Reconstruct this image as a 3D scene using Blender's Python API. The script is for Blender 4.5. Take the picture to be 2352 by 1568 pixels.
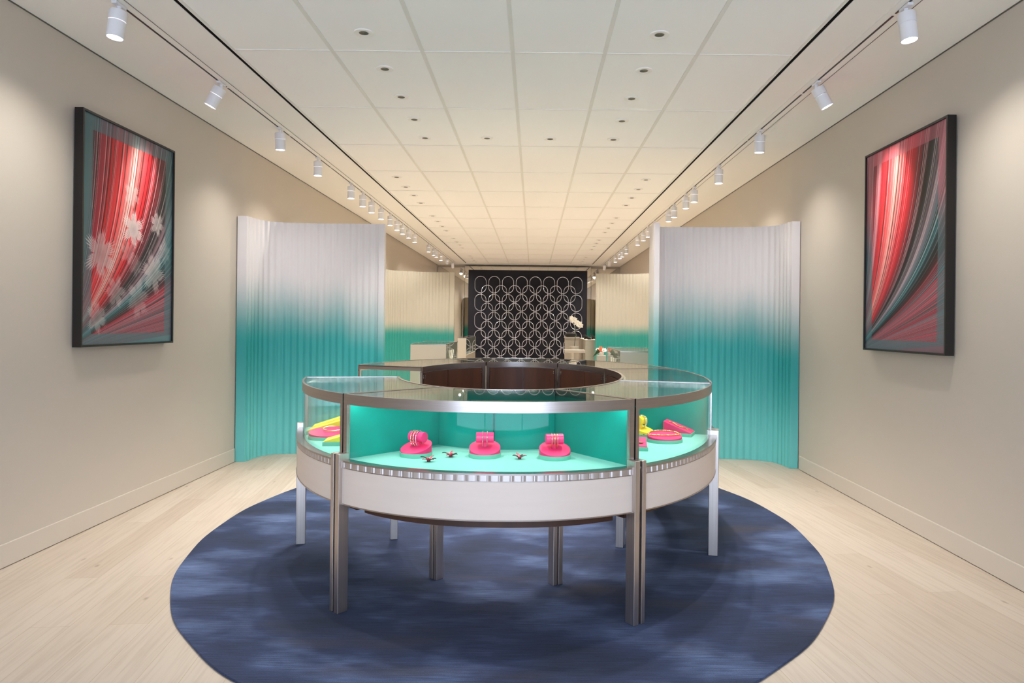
import bpy, math, random
import numpy as np
from mathutils import Vector, Matrix
R = math.radians
PI = math.pi
scene = bpy.context.scene
for _o in list(bpy.data.objects):
    bpy.data.objects.remove(_o)
COL = scene.collection

# ------------------------------------------------------------------ camera
cam_d = bpy.data.cameras.new('camera'); cam = bpy.data.objects.new('camera', cam_d); COL.objects.link(cam)
cam_d.sensor_width = 36.0; cam_d.lens = 1595.0 / 2352 * 36
cam_d.shift_x = -(1225.8 - 1176) / 2352; cam_d.shift_y = (744.45 - 784) / 2352
cam_d.clip_start = .05; cam_d.clip_end = 100
cam.matrix_world = Matrix.Translation((0, 0, 1.4)) @ Matrix.Rotation(-.0108, 4, 'Y') @ Matrix.Rotation(PI/2, 4, 'X')
scene.camera = cam
# ------------------------------------------------------------------ world: daylight outside the shop front behind the camera
w = bpy.data.worlds.new('daylight'); scene.world = w; w.use_nodes = True
bg = w.node_tree.nodes['Background']; bg.inputs[0].default_value = (.66, .75, 1.0, 1); bg.inputs[1].default_value = 4.2
POWER_DOWN = 62.0      # recessed downlights
POWER_TRACK = 52.0     # track spotlights
portal_d = bpy.data.lights.new('shopfront_portal', 'AREA'); portal_d.shape = 'RECTANGLE'; portal_d.size = 4.9; portal_d.size_y = 2.75
portal_d.cycles.is_portal = True
portal = bpy.data.objects.new('shopfront_portal', portal_d); COL.objects.link(portal)
portal.location = (-.15, -2.42, 1.45); portal.rotation_euler = (R(90), 0, 0)
# ------------------------------------------------------------------ exposure
vs = scene.view_settings; vs.view_transform = 'Standard'; vs.look = 'None'; vs.gamma = 1; vs.exposure = 0.82
vs.use_curve_mapping = False
scene.cycles.max_bounces = 10; scene.cycles.diffuse_bounces = 8; scene.cycles.glossy_bounces = 5
scene.cycles.transparent_max_bounces = 24; scene.cycles.caustics_reflective = False; scene.cycles.caustics_refractive = False
scene.cycles.sample_clamp_indirect = 8

# ------------------------------------------------------------------ materials
def lin(c):
    if isinstance(c, (tuple, list)) and max(c) > 1.001: c = [v / 255 for v in c]
    return tuple((v / 12.92 if v <= .04045 else ((v + .055) / 1.055) ** 2.4) for v in c[:3]) + (1,)
def mat(name, col=(200, 200, 200), rough=.5, metal=0, spec=.5, bump=None, var=None, coat=0, aniso=0):
    m = bpy.data.materials.new(name); m.use_nodes = True; nt = m.node_tree; b = nt.nodes['Principled BSDF']
    b.inputs['Base Color'].default_value = lin(col); b.inputs['Roughness'].default_value = rough
    b.inputs['Metallic'].default_value = metal; b.inputs['Specular IOR Level'].default_value = spec
    b.inputs['Coat Weight'].default_value = coat; b.inputs['Anisotropic'].default_value = aniso
    tc = nt.nodes.new('ShaderNodeTexCoord')
    if var:   # (scale xyz, amount)
        mp = nt.nodes.new('ShaderNodeMapping'); mp.inputs['Scale'].default_value = var[0]
        n = nt.nodes.new('ShaderNodeTexNoise'); n.inputs['Scale'].default_value = 1; n.inputs['Detail'].default_value = 5
        r = nt.nodes.new('ShaderNodeValToRGB'); a = var[1]; c = lin(col)
        r.color_ramp.elements[0].position = .3; r.color_ramp.elements[1].position = .7
        r.color_ramp.elements[0].color = tuple(v * (1 - a) for v in c[:3]) + (1,)
        r.color_ramp.elements[1].color = tuple(min(1, v * (1 + a)) for v in c[:3]) + (1,)
        nt.links.new(tc.outputs['Object'], mp.inputs[0]); nt.links.new(mp.outputs[0], n.inputs[0])
        nt.links.new(n.outputs[0], r.inputs[0]); nt.links.new(r.outputs[0], b.inputs['Base Color'])
    if bump:
        n2 = nt.nodes.new('ShaderNodeTexNoise'); n2.inputs['Scale'].default_value = bump[0]; n2.inputs['Detail'].default_value = 4
        bp = nt.nodes.new('ShaderNodeBump'); bp.inputs['Strength'].default_value = bump[1]; bp.inputs['Distance'].default_value = .003
        nt.links.new(tc.outputs['Object'], n2.inputs[0]); nt.links.new(n2.outputs[0], bp.inputs['Height'])
        nt.links.new(bp.outputs[0], b.inputs['Normal'])
    return m
def glass_mat(name, tint=(.94, .98, .97), ior=1.42, base=.0):
    m = bpy.data.materials.new(name); m.use_nodes = True; nt = m.node_tree; nt.nodes.clear()
    o = nt.nodes.new('ShaderNodeOutputMaterial'); mx = nt.nodes.new('ShaderNodeMixShader')
    t = nt.nodes.new('ShaderNodeBsdfTransparent'); t.inputs[0].default_value = tint + (1,)
    g = nt.nodes.new('ShaderNodeBsdfGlossy'); g.inputs[1].default_value = .012
    f = nt.nodes.new('ShaderNodeFresnel'); f.inputs[0].default_value = ior
    ge = nt.nodes.new('ShaderNodeNewGeometry'); mr_ = nt.nodes.new('ShaderNodeMapRange')   # same reflectance on both faces of a pane
    mr_.inputs['To Min'].default_value = ior; mr_.inputs['To Max'].default_value = 1/ior
    nt.links.new(ge.outputs['Backfacing'], mr_.inputs['Value']); nt.links.new(mr_.outputs[0], f.inputs[0])
    nt.links.new(f.outputs[0], mx.inputs[0]); nt.links.new(t.outputs[0], mx.inputs[1]); nt.links.new(g.outputs[0], mx.inputs[2])
    nt.links.new(mx.outputs[0], o.inputs[0]); return m
def emit_mat(name, col, s):
    m = bpy.data.materials.new(name); m.use_nodes = True; nt = m.node_tree; nt.nodes.clear()
    o = nt.nodes.new('ShaderNodeOutputMaterial'); e = nt.nodes.new('ShaderNodeEmission')
    e.inputs[0].default_value = col + (1,); e.inputs[1].default_value = s; nt.links.new(e.outputs[0], o.inputs[0])
    m.cycles.emission_sampling = 'NONE'; return m

M = {}
M['wall'] = mat('wall_paint', (201, 191, 179), .55, spec=.3, bump=(60, .05))
M['ceiling'] = mat('ceiling_paint', (246, 242, 236), .8, spec=.2)
M['tile'] = mat('ceiling_tile', (252, 250, 247), .85, spec=.1, bump=(300, .1))
M['tbar'] = mat('ceiling_grid_metal', (234, 231, 224), .7, spec=.3)
M['base'] = mat('baseboard_paint', (206, 196, 184), .45)
M['black'] = mat('black_void', (8, 7, 6), .8, spec=.1)
M['white'] = mat('white_lamp_metal', (232, 231, 234), .4)
M['lens'] = emit_mat('lamp_lens_glow', (1, .97, .93), 9)
M['baffle'] = mat('lamp_baffle_grey', (105, 100, 88), .35, metal=.6)
M['steel'] = mat('brushed_steel', (178, 168, 162), .27, metal=1, var=((4, 4, 120), .06), aniso=.3)
M['legsteel'] = mat('brushed_leg_steel', (208, 197, 190), .36, metal=1, var=((90, 90, 1.5), .07))
M['bandsteel'] = mat('satin_band_steel', (205, 196, 192), .42, metal=.9)
M['chrome'] = mat('polished_chrome', (212, 222, 242), .12, metal=1)
M['mirror'] = mat('mirror', (215, 212, 205), .02, metal=1)
M['apron'] = mat('champagne_panel', (228, 212, 199), .45, metal=.05, var=((3, 3, 30), .02))
M['mint'] = mat('mint_suede', (128, 194, 183), .75, spec=.2, var=((3, 3, 3), .05))
M['teal'] = mat('teal_suede', (0, 146, 132), .7, spec=.25, var=((5, 5, 5), .10))
M['mintbase'] = mat('mint_block', (112, 186, 160), .6)
M['cream'] = mat('cream_lining', (238, 232, 222), .7)
M['wood'] = mat('dark_walnut', (68, 37, 22), .5, var=((14, 14, 1.6), .28))
M['hinge'] = mat('hinge_metal', (215, 210, 200), .2, metal=1)
M['glass'] = glass_mat('showcase_glass')
M['frontglass'] = glass_mat('low_reflection_glass', ior=1.25)
M['pink'] = mat('hot_pink_lacquer', (236, 36, 104), .55)
M['pinkroll'] = mat('hot_pink_satin', (238, 52, 118), .35)
M['yellow'] = mat('yellow_lacquer', (244, 206, 52), .55)
M['gold'] = mat('gold', (240, 202, 128), .28, metal=1)
M['silver'] = mat('silver_diamond', (235, 232, 225), .15, metal=1)
M['navy'] = mat('navy_wall_panel', (23, 23, 34), .6, spec=.3)
M['counter'] = mat('counter_panel', (178, 171, 158), .45)
M['green'] = mat('leaf_green', (40, 70, 38), .5)
M['petal'] = mat('white_petal', (238, 234, 224), .6)
M['coral'] = mat('coral_petal', (224, 120, 84), .6)
M['black_satin'] = mat('black_satin', (22, 19, 18), .35)
M['frame'] = mat('black_picture_frame', (24, 18, 16), .4)
M['brooch'] = mat('pink_enamel', (226, 70, 92), .25)
M['broochdark'] = mat('dark_enamel', (60, 20, 22), .3)

def floor_mat():
    m = bpy.data.materials.new('whitewashed_oak'); m.use_nodes = True; nt = m.node_tree; b = nt.nodes['Principled BSDF']
    N = nt.nodes.new; L = nt.links.new
    tc = N('ShaderNodeTexCoord'); rot = N('ShaderNodeMapping'); rot.inputs['Rotation'].default_value = (0, 0, R(90 - 7))
    L(tc.outputs['Object'], rot.inputs[0])
    br = N('ShaderNodeTexBrick'); br.inputs['Scale'].default_value = 1
    br.inputs['Brick Width'].default_value = 1.7; br.inputs['Row Height'].default_value = .17
    br.inputs['Mortar Size'].default_value = .0012; br.inputs['Mortar Smooth'].default_value = .1
    br.offset = .37; br.offset_frequency = 2
    br.inputs['Color1'].default_value = (.0, .0, .0, 1); br.inputs['Color2'].default_value = (1, 1, 1, 1); br.inputs['Mortar'].default_value = (.5, .5, .5, 1)
    L(rot.outputs[0], br.inputs[0])
    r1 = N('ShaderNodeValToRGB'); r1.color_ramp.elements[0].color = lin((188, 173, 157)); r1.color_ramp.elements[1].color = lin((200, 187, 173))
    L(br.outputs[0], r1.inputs[0])
    mp = N('ShaderNodeMapping'); mp.inputs['Scale'].default_value = (1.6, 34, 1); L(rot.outputs[0], mp.inputs[0])
    n = N('ShaderNodeTexNoise'); n.inputs['Scale'].default_value = 1.5; n.inputs['Detail'].default_value = 7; n.inputs['Distortion'].default_value = .8
    L(mp.outputs[0], n.inputs[0])
    r2 = N('ShaderNodeValToRGB'); r2.color_ramp.elements[0].position = .32; r2.color_ramp.elements[1].position = .55
    r2.color_ramp.elements[0].color = (.80, .77, .74, 1); r2.color_ramp.elements[1].color = (1, 1, 1, 1); L(n.outputs[0], r2.inputs[0])
    mx = N('ShaderNodeMixRGB'); mx.blend_type = 'MULTIPLY'; mx.inputs[0].default_value = .6
    L(r1.outputs[0], mx.inputs[1]); L(r2.outputs[0], mx.inputs[2])
    # knots
    mk = N('ShaderNodeMapping'); mk.inputs['Scale'].default_value = (2.2, 5, 1); L(rot.outputs[0], mk.inputs[0])
    v = N('ShaderNodeTexVoronoi'); v.inputs['Scale'].default_value = 1.0; L(mk.outputs[0], v.inputs[0])
    r3 = N('ShaderNodeValToRGB'); r3.color_ramp.elements[0].position = .0; r3.color_ramp.elements[1].position = .07
    r3.color_ramp.elements[0].color = (.45, .38, .33, 1); r3.color_ramp.elements[1].color = (1, 1, 1, 1); L(v.outputs['Distance'], r3.inputs[0])
    mx2 = N('ShaderNodeMixRGB'); mx2.blend_type = 'MULTIPLY'; mx2.inputs[0].default_value = .8; L(mx.outputs[0], mx2.inputs[1]); L(r3.outputs[0], mx2.inputs[2])
    # seams
    mx3 = N('ShaderNodeMixRGB'); mx3.inputs[2].default_value = lin((172, 154, 134)); L(br.outputs['Fac'], mx3.inputs[0]); L(mx2.outputs[0], mx3.inputs[1])
    L(mx3.outputs[0], b.inputs['Base Color']); b.inputs['Roughness'].default_value = .48; b.inputs['Specular IOR Level'].default_value = .3
    return m
M['floor'] = floor_mat()
def rug_mat():
    m = bpy.data.materials.new('blue_viscose_pile'); m.use_nodes = True; nt = m.node_tree; b = nt.nodes['Principled BSDF']
    N = nt.nodes.new; L = nt.links.new; tc = N('ShaderNodeTexCoord')
    def noise(sc, det, s=1):
        mp = N('ShaderNodeMapping'); mp.inputs['Scale'].default_value = sc; L(tc.outputs['Object'], mp.inputs[0])
        n = N('ShaderNodeTexNoise'); n.inputs['Scale'].default_value = s; n.inputs['Detail'].default_value = det; L(mp.outputs[0], n.inputs[0]); return n
    a = noise((1.5, 2.6, 1), 9); r = N('ShaderNodeValToRGB'); e = r.color_ramp.elements
    e[0].position = .27; e[0].color = lin((21, 27, 43)); e[1].position = .80; e[1].color = lin((104, 124, 166))
    x = e.new(.5); x.color = lin((40, 52, 84)); L(a.outputs[0], r.inputs[0])
    s = noise((6, 130, 1), 8); r2 = N('ShaderNodeValToRGB'); r2.color_ramp.elements[0].position = .36; r2.color_ramp.elements[1].position = .66
    r2.color_ramp.elements[0].color = (.55, .55, .56, 1); r2.color_ramp.elements[1].color = (1.35, 1.32, 1.28, 1); L(s.outputs[0], r2.inputs[0])
    mx = N('ShaderNodeMixRGB'); mx.blend_type = 'MULTIPLY'; mx.inputs[0].default_value = .85; L(r.outputs[0], mx.inputs[1]); L(r2.outputs[0], mx.inputs[2])
    br = noise((.9, 3.2, 1), 5); r3 = N('ShaderNodeValToRGB'); r3.color_ramp.elements[0].position = .56; r3.color_ramp.elements[1].position = .70
    r3.color_ramp.elements[0].color = (0, 0, 0, 1); r3.color_ramp.elements[1].color = (.55, .55, .55, 1); L(br.outputs[0], r3.inputs[0])
    mx2 = N('ShaderNodeMixRGB'); L(r3.outputs[0], mx2.inputs[0]); L(mx.outputs[0], mx2.inputs[1]); mx2.inputs[2].default_value = lin((62, 56, 58))
    L(mx2.outputs[0], b.inputs['Base Color']); b.inputs['Roughness'].default_value = .75; b.inputs['Specular IOR Level'].default_value = .25
    b.inputs['Sheen Weight'].default_value = .15; b.inputs['Sheen Roughness'].default_value = .4; b.inputs['Sheen Tint'].default_value = (.6, .7, 1, 1)
    gr = noise((260, 420, 1), 4); r4 = N('ShaderNodeValToRGB'); r4.color_ramp.elements[0].position = .32; r4.color_ramp.elements[1].position = .68
    r4.color_ramp.elements[0].color = (.62, .62, .64, 1); r4.color_ramp.elements[1].color = (1.35, 1.35, 1.35, 1); L(gr.outputs[0], r4.inputs[0])
    mx5 = N('ShaderNodeMixRGB'); mx5.blend_type = 'MULTIPLY'; mx5.inputs[0].default_value = 1; L(mx2.outputs[0], mx5.inputs[1]); L(r4.outputs[0], mx5.inputs[2]); L(mx5.outputs[0], b.inputs['Base Color'])
    f = noise((220, 400, 1), 3); bp = N('ShaderNodeBump'); bp.inputs['Strength'].default_value = .5; bp.inputs['Distance'].default_value = .004
    L(f.outputs[0], bp.inputs['Height']); L(bp.outputs[0], b.inputs['Normal'])
    return m
M['rug'] = rug_mat()
def ombre_mat(name, zt, zm, zb, top, mid, low, amp):
    """printed ombre: pale at the top, teal in the middle, lighter aqua near the floor"""
    m = bpy.data.materials.new(name); m.use_nodes = True; nt = m.node_tree; b = nt.nodes['Principled BSDF']
    N = nt.nodes.new; L = nt.links.new; tc = N('ShaderNodeTexCoord'); sep = N('ShaderNodeSeparateXYZ'); L(tc.outputs['Object'], sep.inputs[0])
    mp = N('ShaderNodeMapping'); mp.inputs['Scale'].default_value = (2.2, 2.2, .25); L(tc.outputs['Object'], mp.inputs[0])
    n = N('ShaderNodeTexNoise'); n.inputs['Scale'].default_value = 1; n.inputs['Detail'].default_value = 2; L(mp.outputs[0], n.inputs[0])
    ma = N('ShaderNodeMath'); ma.operation = 'MULTIPLY_ADD'; ma.inputs[1].default_value = amp; ma.inputs[2].default_value = -amp / 2; L(n.outputs[0], ma.inputs[0])
    ad = N('ShaderNodeMath'); L(sep.outputs['Z'], ad.inputs[0]); L(ma.outputs[0], ad.inputs[1])
    dv = N('ShaderNodeMath'); dv.operation = 'DIVIDE'; dv.inputs[1].default_value = 2.5; L(ad.outputs[0], dv.inputs[0])
    r = N('ShaderNodeValToRGB'); r.color_ramp.interpolation = 'EASE'; e = r.color_ramp.elements
    e[0].position = zb / 2.5; e[0].color = lin(low); e[1].position = zt / 2.5; e[1].color = lin(top)
    x = e.new(zm / 2.5); x.color = lin(mid)
    L(dv.outputs[0], r.inputs[0]); L(r.outputs[0], b.inputs['Base Color']); b.inputs['Roughness'].default_value = .5
    b.inputs['Specular IOR Level'].default_value = .35
    return m
M['ombre_a'] = ombre_mat('ombre_screen_near', 1.88, 1.12, .1, (222, 216, 217), (54, 160, 160), (112, 202, 200), .5)
M['ombre_b'] = ombre_mat('ombre_screen_far', 1.44, 1.14, .1, (180, 174, 160), (44, 140, 132), (60, 158, 150), .16)

# ------------------------------------------------------------------ mesh helpers
class MB:
    def __init__(s): s.v = []; s.f = []
    def add(s, v, f):
        o = len(s.v); s.v += [tuple(p) for p in v]; s.f += [tuple(i + o for i in q) for q in f]; return s
    def box(s, x0, x1, y0, y1, z0, z1, mtx=None):
        v = [Vector(p) for p in [(x0,y0,z0),(x1,y0,z0),(x1,y1,z0),(x0,y1,z0),(x0,y0,z1),(x1,y0,z1),(x1,y1,z1),(x0,y1,z1)]]
        if mtx: v = [mtx @ p for p in v]
        return s.add(v, [(0,3,2,1),(4,5,6,7),(0,1,5,4),(1,2,6,5),(2,3,7,6),(3,0,4,7)])
    def poly(s, pts, z0, z1, mtx=None):
        n = len(pts); a = [Vector((p[0], p[1], z0)) for p in pts] + [Vector((p[0], p[1], z1)) for p in pts]
        if mtx: a = [mtx @ p for p in a]
        return s.add(a, [tuple(range(n))[::-1], tuple(range(n, 2*n))] + [(i, (i+1) % n, n + (i+1) % n, n + i) for i in range(n)])
    def strip(s, A, B, z0, z1):
        """solid between two 2-D polylines of equal length"""
        n = len(A); v = [(p[0],p[1],z0) for p in A] + [(p[0],p[1],z0) for p in B] + [(p[0],p[1],z1) for p in A] + [(p[0],p[1],z1) for p in B]
        f = []
        for i in range(n - 1):
            f += [(i, i+1, n+i+1, n+i), (2*n+i, 3*n+i, 3*n+i+1, 2*n+i+1), (i, 2*n+i, 2*n+i+1, i+1), (n+i, n+i+1, 3*n+i+1, 3*n+i)]
        f += [(0, n, 3*n, 2*n), (n-1, 3*n-1, 4*n-1, 2*n-1)]
        return s.add(v, f)
    def lathe(s, prof, n=24, mtx=None, cap=True):
        k = len(prof); v = []
        for r_, z in prof:
            for i in range(n):
                a = 2*PI*i/n; p = Vector((r_*math.cos(a), r_*math.sin(a), z)); v.append(mtx @ p if mtx else p)
        f = [(j*n+i, j*n+(i+1) % n, (j+1)*n+(i+1) % n, (j+1)*n+i) for j in range(k-1) for i in range(n)]
        if cap: f += [tuple(range(n))[::-1], tuple(range((k-1)*n, k*n))]
        return s.add(v, f)
    def tube(s, path, r, n=8, closed=False, mtx=None):
        P = [Vector(p) for p in path]; m = len(P); v = []
        rr = r if isinstance(r, (list, tuple)) else [r]*m
        ref = None
        for i in range(m):
            a = P[(i-1) % m] if (closed or i > 0) else P[i]; b_ = P[(i+1) % m] if (closed or i < m-1) else P[i]
            t = (b_ - a).normalized()
            if ref is None: ref = Vector((0,0,1)) if abs(t.z) < .9 else Vector((1,0,0))
            u = (ref - t*ref.dot(t)).normalized(); w_ = t.cross(u); ref = u
            for k in range(n):
                c = 2*PI*k/n; p = P[i] + (u*math.cos(c) + w_*math.sin(c))*rr[i]; v.append(mtx @ p if mtx else p)
        f = [(j*n+k, j*n+(k+1) % n, ((j+1) % m)*n+(k+1) % n, ((j+1) % m)*n+k) for j in range(m if closed else m-1) for k in range(n)]
        if not closed: f += [tuple(range(n))[::-1], tuple(range((m-1)*n, m*n))]
        return s.add(v, f)
    def build(s, name, m, parent=None, smooth=False, bevel=0, kind=None):
        me = bpy.data.meshes.new(name); me.from_pydata(s.v, [], s.f); me.update()
        import bmesh
        bm = bmesh.new(); bm.from_mesh(me); bmesh.ops.recalc_face_normals(bm, faces=bm.faces); bm.to_mesh(me); bm.free()
        ms = m if isinstance(m, list) else [m]
        for q in ms: me.materials.append(q)
        if smooth:
            for p in me.polygons: p.use_smooth = True
            try: me.set_sharp_from_angle(angle=R(38))
            except Exception: pass
        o = bpy.data.objects.new(name, me); COL.objects.link(o)
        if parent: o.parent = parent
        if kind: o['kind'] = kind
        if bevel:
            b = o.modifiers.new('bevel', 'BEVEL'); b.width = bevel; b.segments = 2; b.limit_method = 'ANGLE'
        return o
def tag(o, label, cat, group=None):
    o['label'] = label; o['category'] = cat
    if group: o['group'] = group
    return o
def thing(name, loc, label, cat, group=None, rz=0):
    o = bpy.data.objects.new(name, None); COL.objects.link(o); o.location = loc; o.rotation_euler.z = rz
    o.empty_display_size = .05
    return tag(o, label, cat, group)
def copy_tree(o, parent=None):
    c = o.copy(); COL.objects.link(c)
    if parent: c.parent = parent
    for ch in list(o.children): copy_tree(ch, c)
    return c

# ------------------------------------------------------------------ room shell
XL, XR, H, YB, YF = -2.968, 2.635, 3.19, 21.3, -2.5
SL0, SL1 = -2.036, -2.010      # black slot left
SR0, SR1 = 1.706, 1.732        # black slot right
MB().box(XL-.2, XR+.2, YF-.2, YB+.2, -.12, 0).build('floor', M['floor'], kind='structure')
MB().box(XL-.15, XL, YF-.15, YB+.15, -.12, 3.5).build('wall_left', M['wall'], kind='structure')
MB().box(XR, XR+.15, YF-.15, YB+.15, -.12, 3.5).build('wall_right', M['wall'], kind='structure')
MB().box(XL-.15, XR+.15, YB, YB+.15, -.12, 3.5).build('wall_back', M['wall'], kind='structure')
# wall behind the camera with the shop front glazing
fw = MB(); fw.box(XL, -2.6, YF-.15, YF, 0, H+.1); fw.box(2.3, XR, YF-.15, YF, 0, H+.1); fw.box(-2.6, 2.3, YF-.15, YF, 2.85, H+.1)
fw.build('wall_front', M['wall'], kind='structure')
wn = MB()
for x in (-2.6, -1.0, .65, 2.26): wn.box(x, x+.04, YF-.1, YF-.04, 0, 2.85)
wn.box(-2.6, 2.3, YF-.1, YF-.04, 2.81, 2.85); wn.box(-2.6, 2.3, YF-.1, YF-.04, 0, .06)
wf = wn.build('window_1', M['steel'], kind='structure')
MB().box(-2.6, 2.3, YF-.075, YF-.067, .05, 2.82).build('pane', M['glass'], wf)
# ceiling: plaster margins, tile field between the two slots
c = MB(); c.box(XL, SL0, YF, YB, H, H+.05); c.box(SR1, XR, YF, YB, H, H+.05); c.box(SL0, SR1, 20.55, YB, H, H+.05)
c.build('ceiling', M['ceiling'], kind='structure')
MB().box(SL0+.0005, SL1-.0005, YF, 20.7, H+.003, H+.25).build('trim_1', M['black'], kind='structure')
MB().box(SR0+.0005, SR1-.0005, YF, 20.7, H+.003, H+.25).build('trim_2', M['black'], kind='structure')
GX = [-1.350, -.754, -.158, .450, 1.060]
f = MB(); f.box(SL1, SR0, YF, 20.55, H+.004, H+.06); tf = f.build('ceiling', M['tile'], kind='structure')
g = MB()
for x in GX: g.box(x-.013, x+.013, YF, 20.5, H-.001, H+.006)
g.box(SL1, SL1+.022, YF, 20.5, H-.001, H+.006); g.box(SR0-.022, SR0, YF, 20.5, H-.001, H+.006); g.box(SL1, SR0, 20.5, 20.55, H-.004, H+.006)
y = 4.585 - 1.207*5
while y < 20.4:
    g.box(SL1, SR0, y-.005, y+.005, H+.0, H+.006); y += 1.207
g.build('trim_3', M['tbar'], kind='structure')
# dark strips stand in for the shadow line between wall and ceiling; baseboards below
MB().box(XL, XL+.006, YF, YB, H-.006, H).build('shadow_line_left', M['baffle'], kind='structure')
MB().box(XR-.006, XR, YF, YB, H-.006, H).build('shadow_line_right', M['baffle'], kind='structure')
for sgn, X, nm, y1 in ((1, XL, 'baseboard_left', 6.9), (-1, XR, 'baseboard_right', 6.83)):
    b = MB(); b.box(min(X, X+sgn*.014), max(X, X+sgn*.014), YF, y1, .004, .135)
    b.build(nm, M['base'], bevel=.003, kind='structure')
    b2 = MB(); b2.box(min(X, X+sgn*.012), max(X, X+sgn*.012), y1+.9, YB, .004, .135); b2.build(nm, M['base'], bevel=.003, kind='structure')

# ------------------------------------------------------------------ rug
n = 220; pr = []
for i in range(n):
    a = 2*PI*i/n; k = 1 + .002*math.sin(9*a) + .0015*math.sin(23*a+1)
    pr.append((1.976*k*math.cos(a), 2.49*k*math.sin(a)))
rb = MB(); rb.poly(pr, .001, .012)
rg = rb.build('oval_rug', M['rug'], bevel=.003); rg.location = (-.149, 4.839, 0)
tag(rg, 'large oval dark blue velvety rug under the ring of showcases', 'rug')

# ------------------------------------------------------------------ ring of showcases
OC, OA, OB0, OB1, ON = (-.155, 5.06), 1.335, 1.985, 2.02, 2.22
IC, IA, IB0, IB1, IN_ = (-.150, 5.01), .765, 1.34, 1.33, 2.1
def sellipse(C0, a, bf, bb, n, ang):
    """ang: 0 at the front (towards the camera), clockwise seen from above going to +x"""
    s, c_ = math.sin(ang), math.cos(ang); bq = bf if c_ > 0 else bb; nn = n if c_ > 0 else 2.05
    return Vector((C0[0] + a*math.copysign(abs(s)**(2/nn), s), C0[1] - bq*math.copysign(abs(c_)**(2/nn), c_)))
def find(C0, a, bf, bb, n, pt):
    best = min(range(7200), key=lambda k: (sellipse(C0, a, bf, bb, n, k*PI/3600) - Vector(pt)).length)
    return best*PI/3600
def oang(p): return find(OC, OA, OB0, OB1, ON, p)
def iang(p): return find(IC, IA, IB0, IB1, IN_, p)
ZT, ZD, ZA, ZB, ZC = 1.055, .741, .709, .532, .468
NS = 40
class Case:
    def __init__(s, o0, o1, i0, i1):
        a0, a1, b0, b1 = oang(o0), oang(o1), iang(i0), iang(i1)
        if a1 < a0: a1 += 2*PI
        if b1 < b0: b1 += 2*PI
        s.a, s.b = (a0, a1), (b0, b1)
        # arc-length style resampling so that both edges are smooth
        s.O = s._re([sellipse(OC, OA, OB0, OB1, ON, a0+(a1-a0)*k/400) for k in range(401)])
        s.I = s._re([sellipse(IC, IA, IB0, IB1, IN_, b0+(b1-b0)*k/400) for k in range(401)])
    def _re(s, P):
        L = [0]
        for a, b in zip(P, P[1:]): L.append(L[-1] + (b-a).length)
        s.len = L[-1]
        def at(t):
            d = t*L[-1]; i = 0
            lo, hi = 0, len(L)-2
            while lo < hi:
                m_ = (lo+hi+1)//2
                if L[m_] <= d: lo = m_
                else: hi = m_-1
            i = lo; k = (d-L[i])/max(1e-9, L[i+1]-L[i]); return P[i].lerp(P[i+1], k)
        return at
    def O_(s, t, off):
        """point at offset off inwards from the outer edge"""
        e = .01; d = (s.O(min(1, t+e)) - s.O(max(0, t-e))).normalized(); nrm = Vector((-d.y, d.x))
        if (s.I(t) - s.O(t)).dot(nrm) < 0: nrm = -nrm
        # near the ends slide along the radial cut instead of the normal
        rad = (s.I(t) - s.O(t)).normalized(); k = rad.dot(nrm)
        return s.O(t) + rad*(off/max(.3, k))
    def I_(s, t, off):
        e = .01; d = (s.I(min(1, t+e)) - s.I(max(0, t-e))).normalized(); nrm = Vector((-d.y, d.x))
        if (s.O(t) - s.I(t)).dot(nrm) < 0: nrm = -nrm
        rad = (s.O(t) - s.I(t)).normalized(); k = rad.dot(nrm)
        return s.I(t) + rad*(off/max(.3, k))
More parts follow.
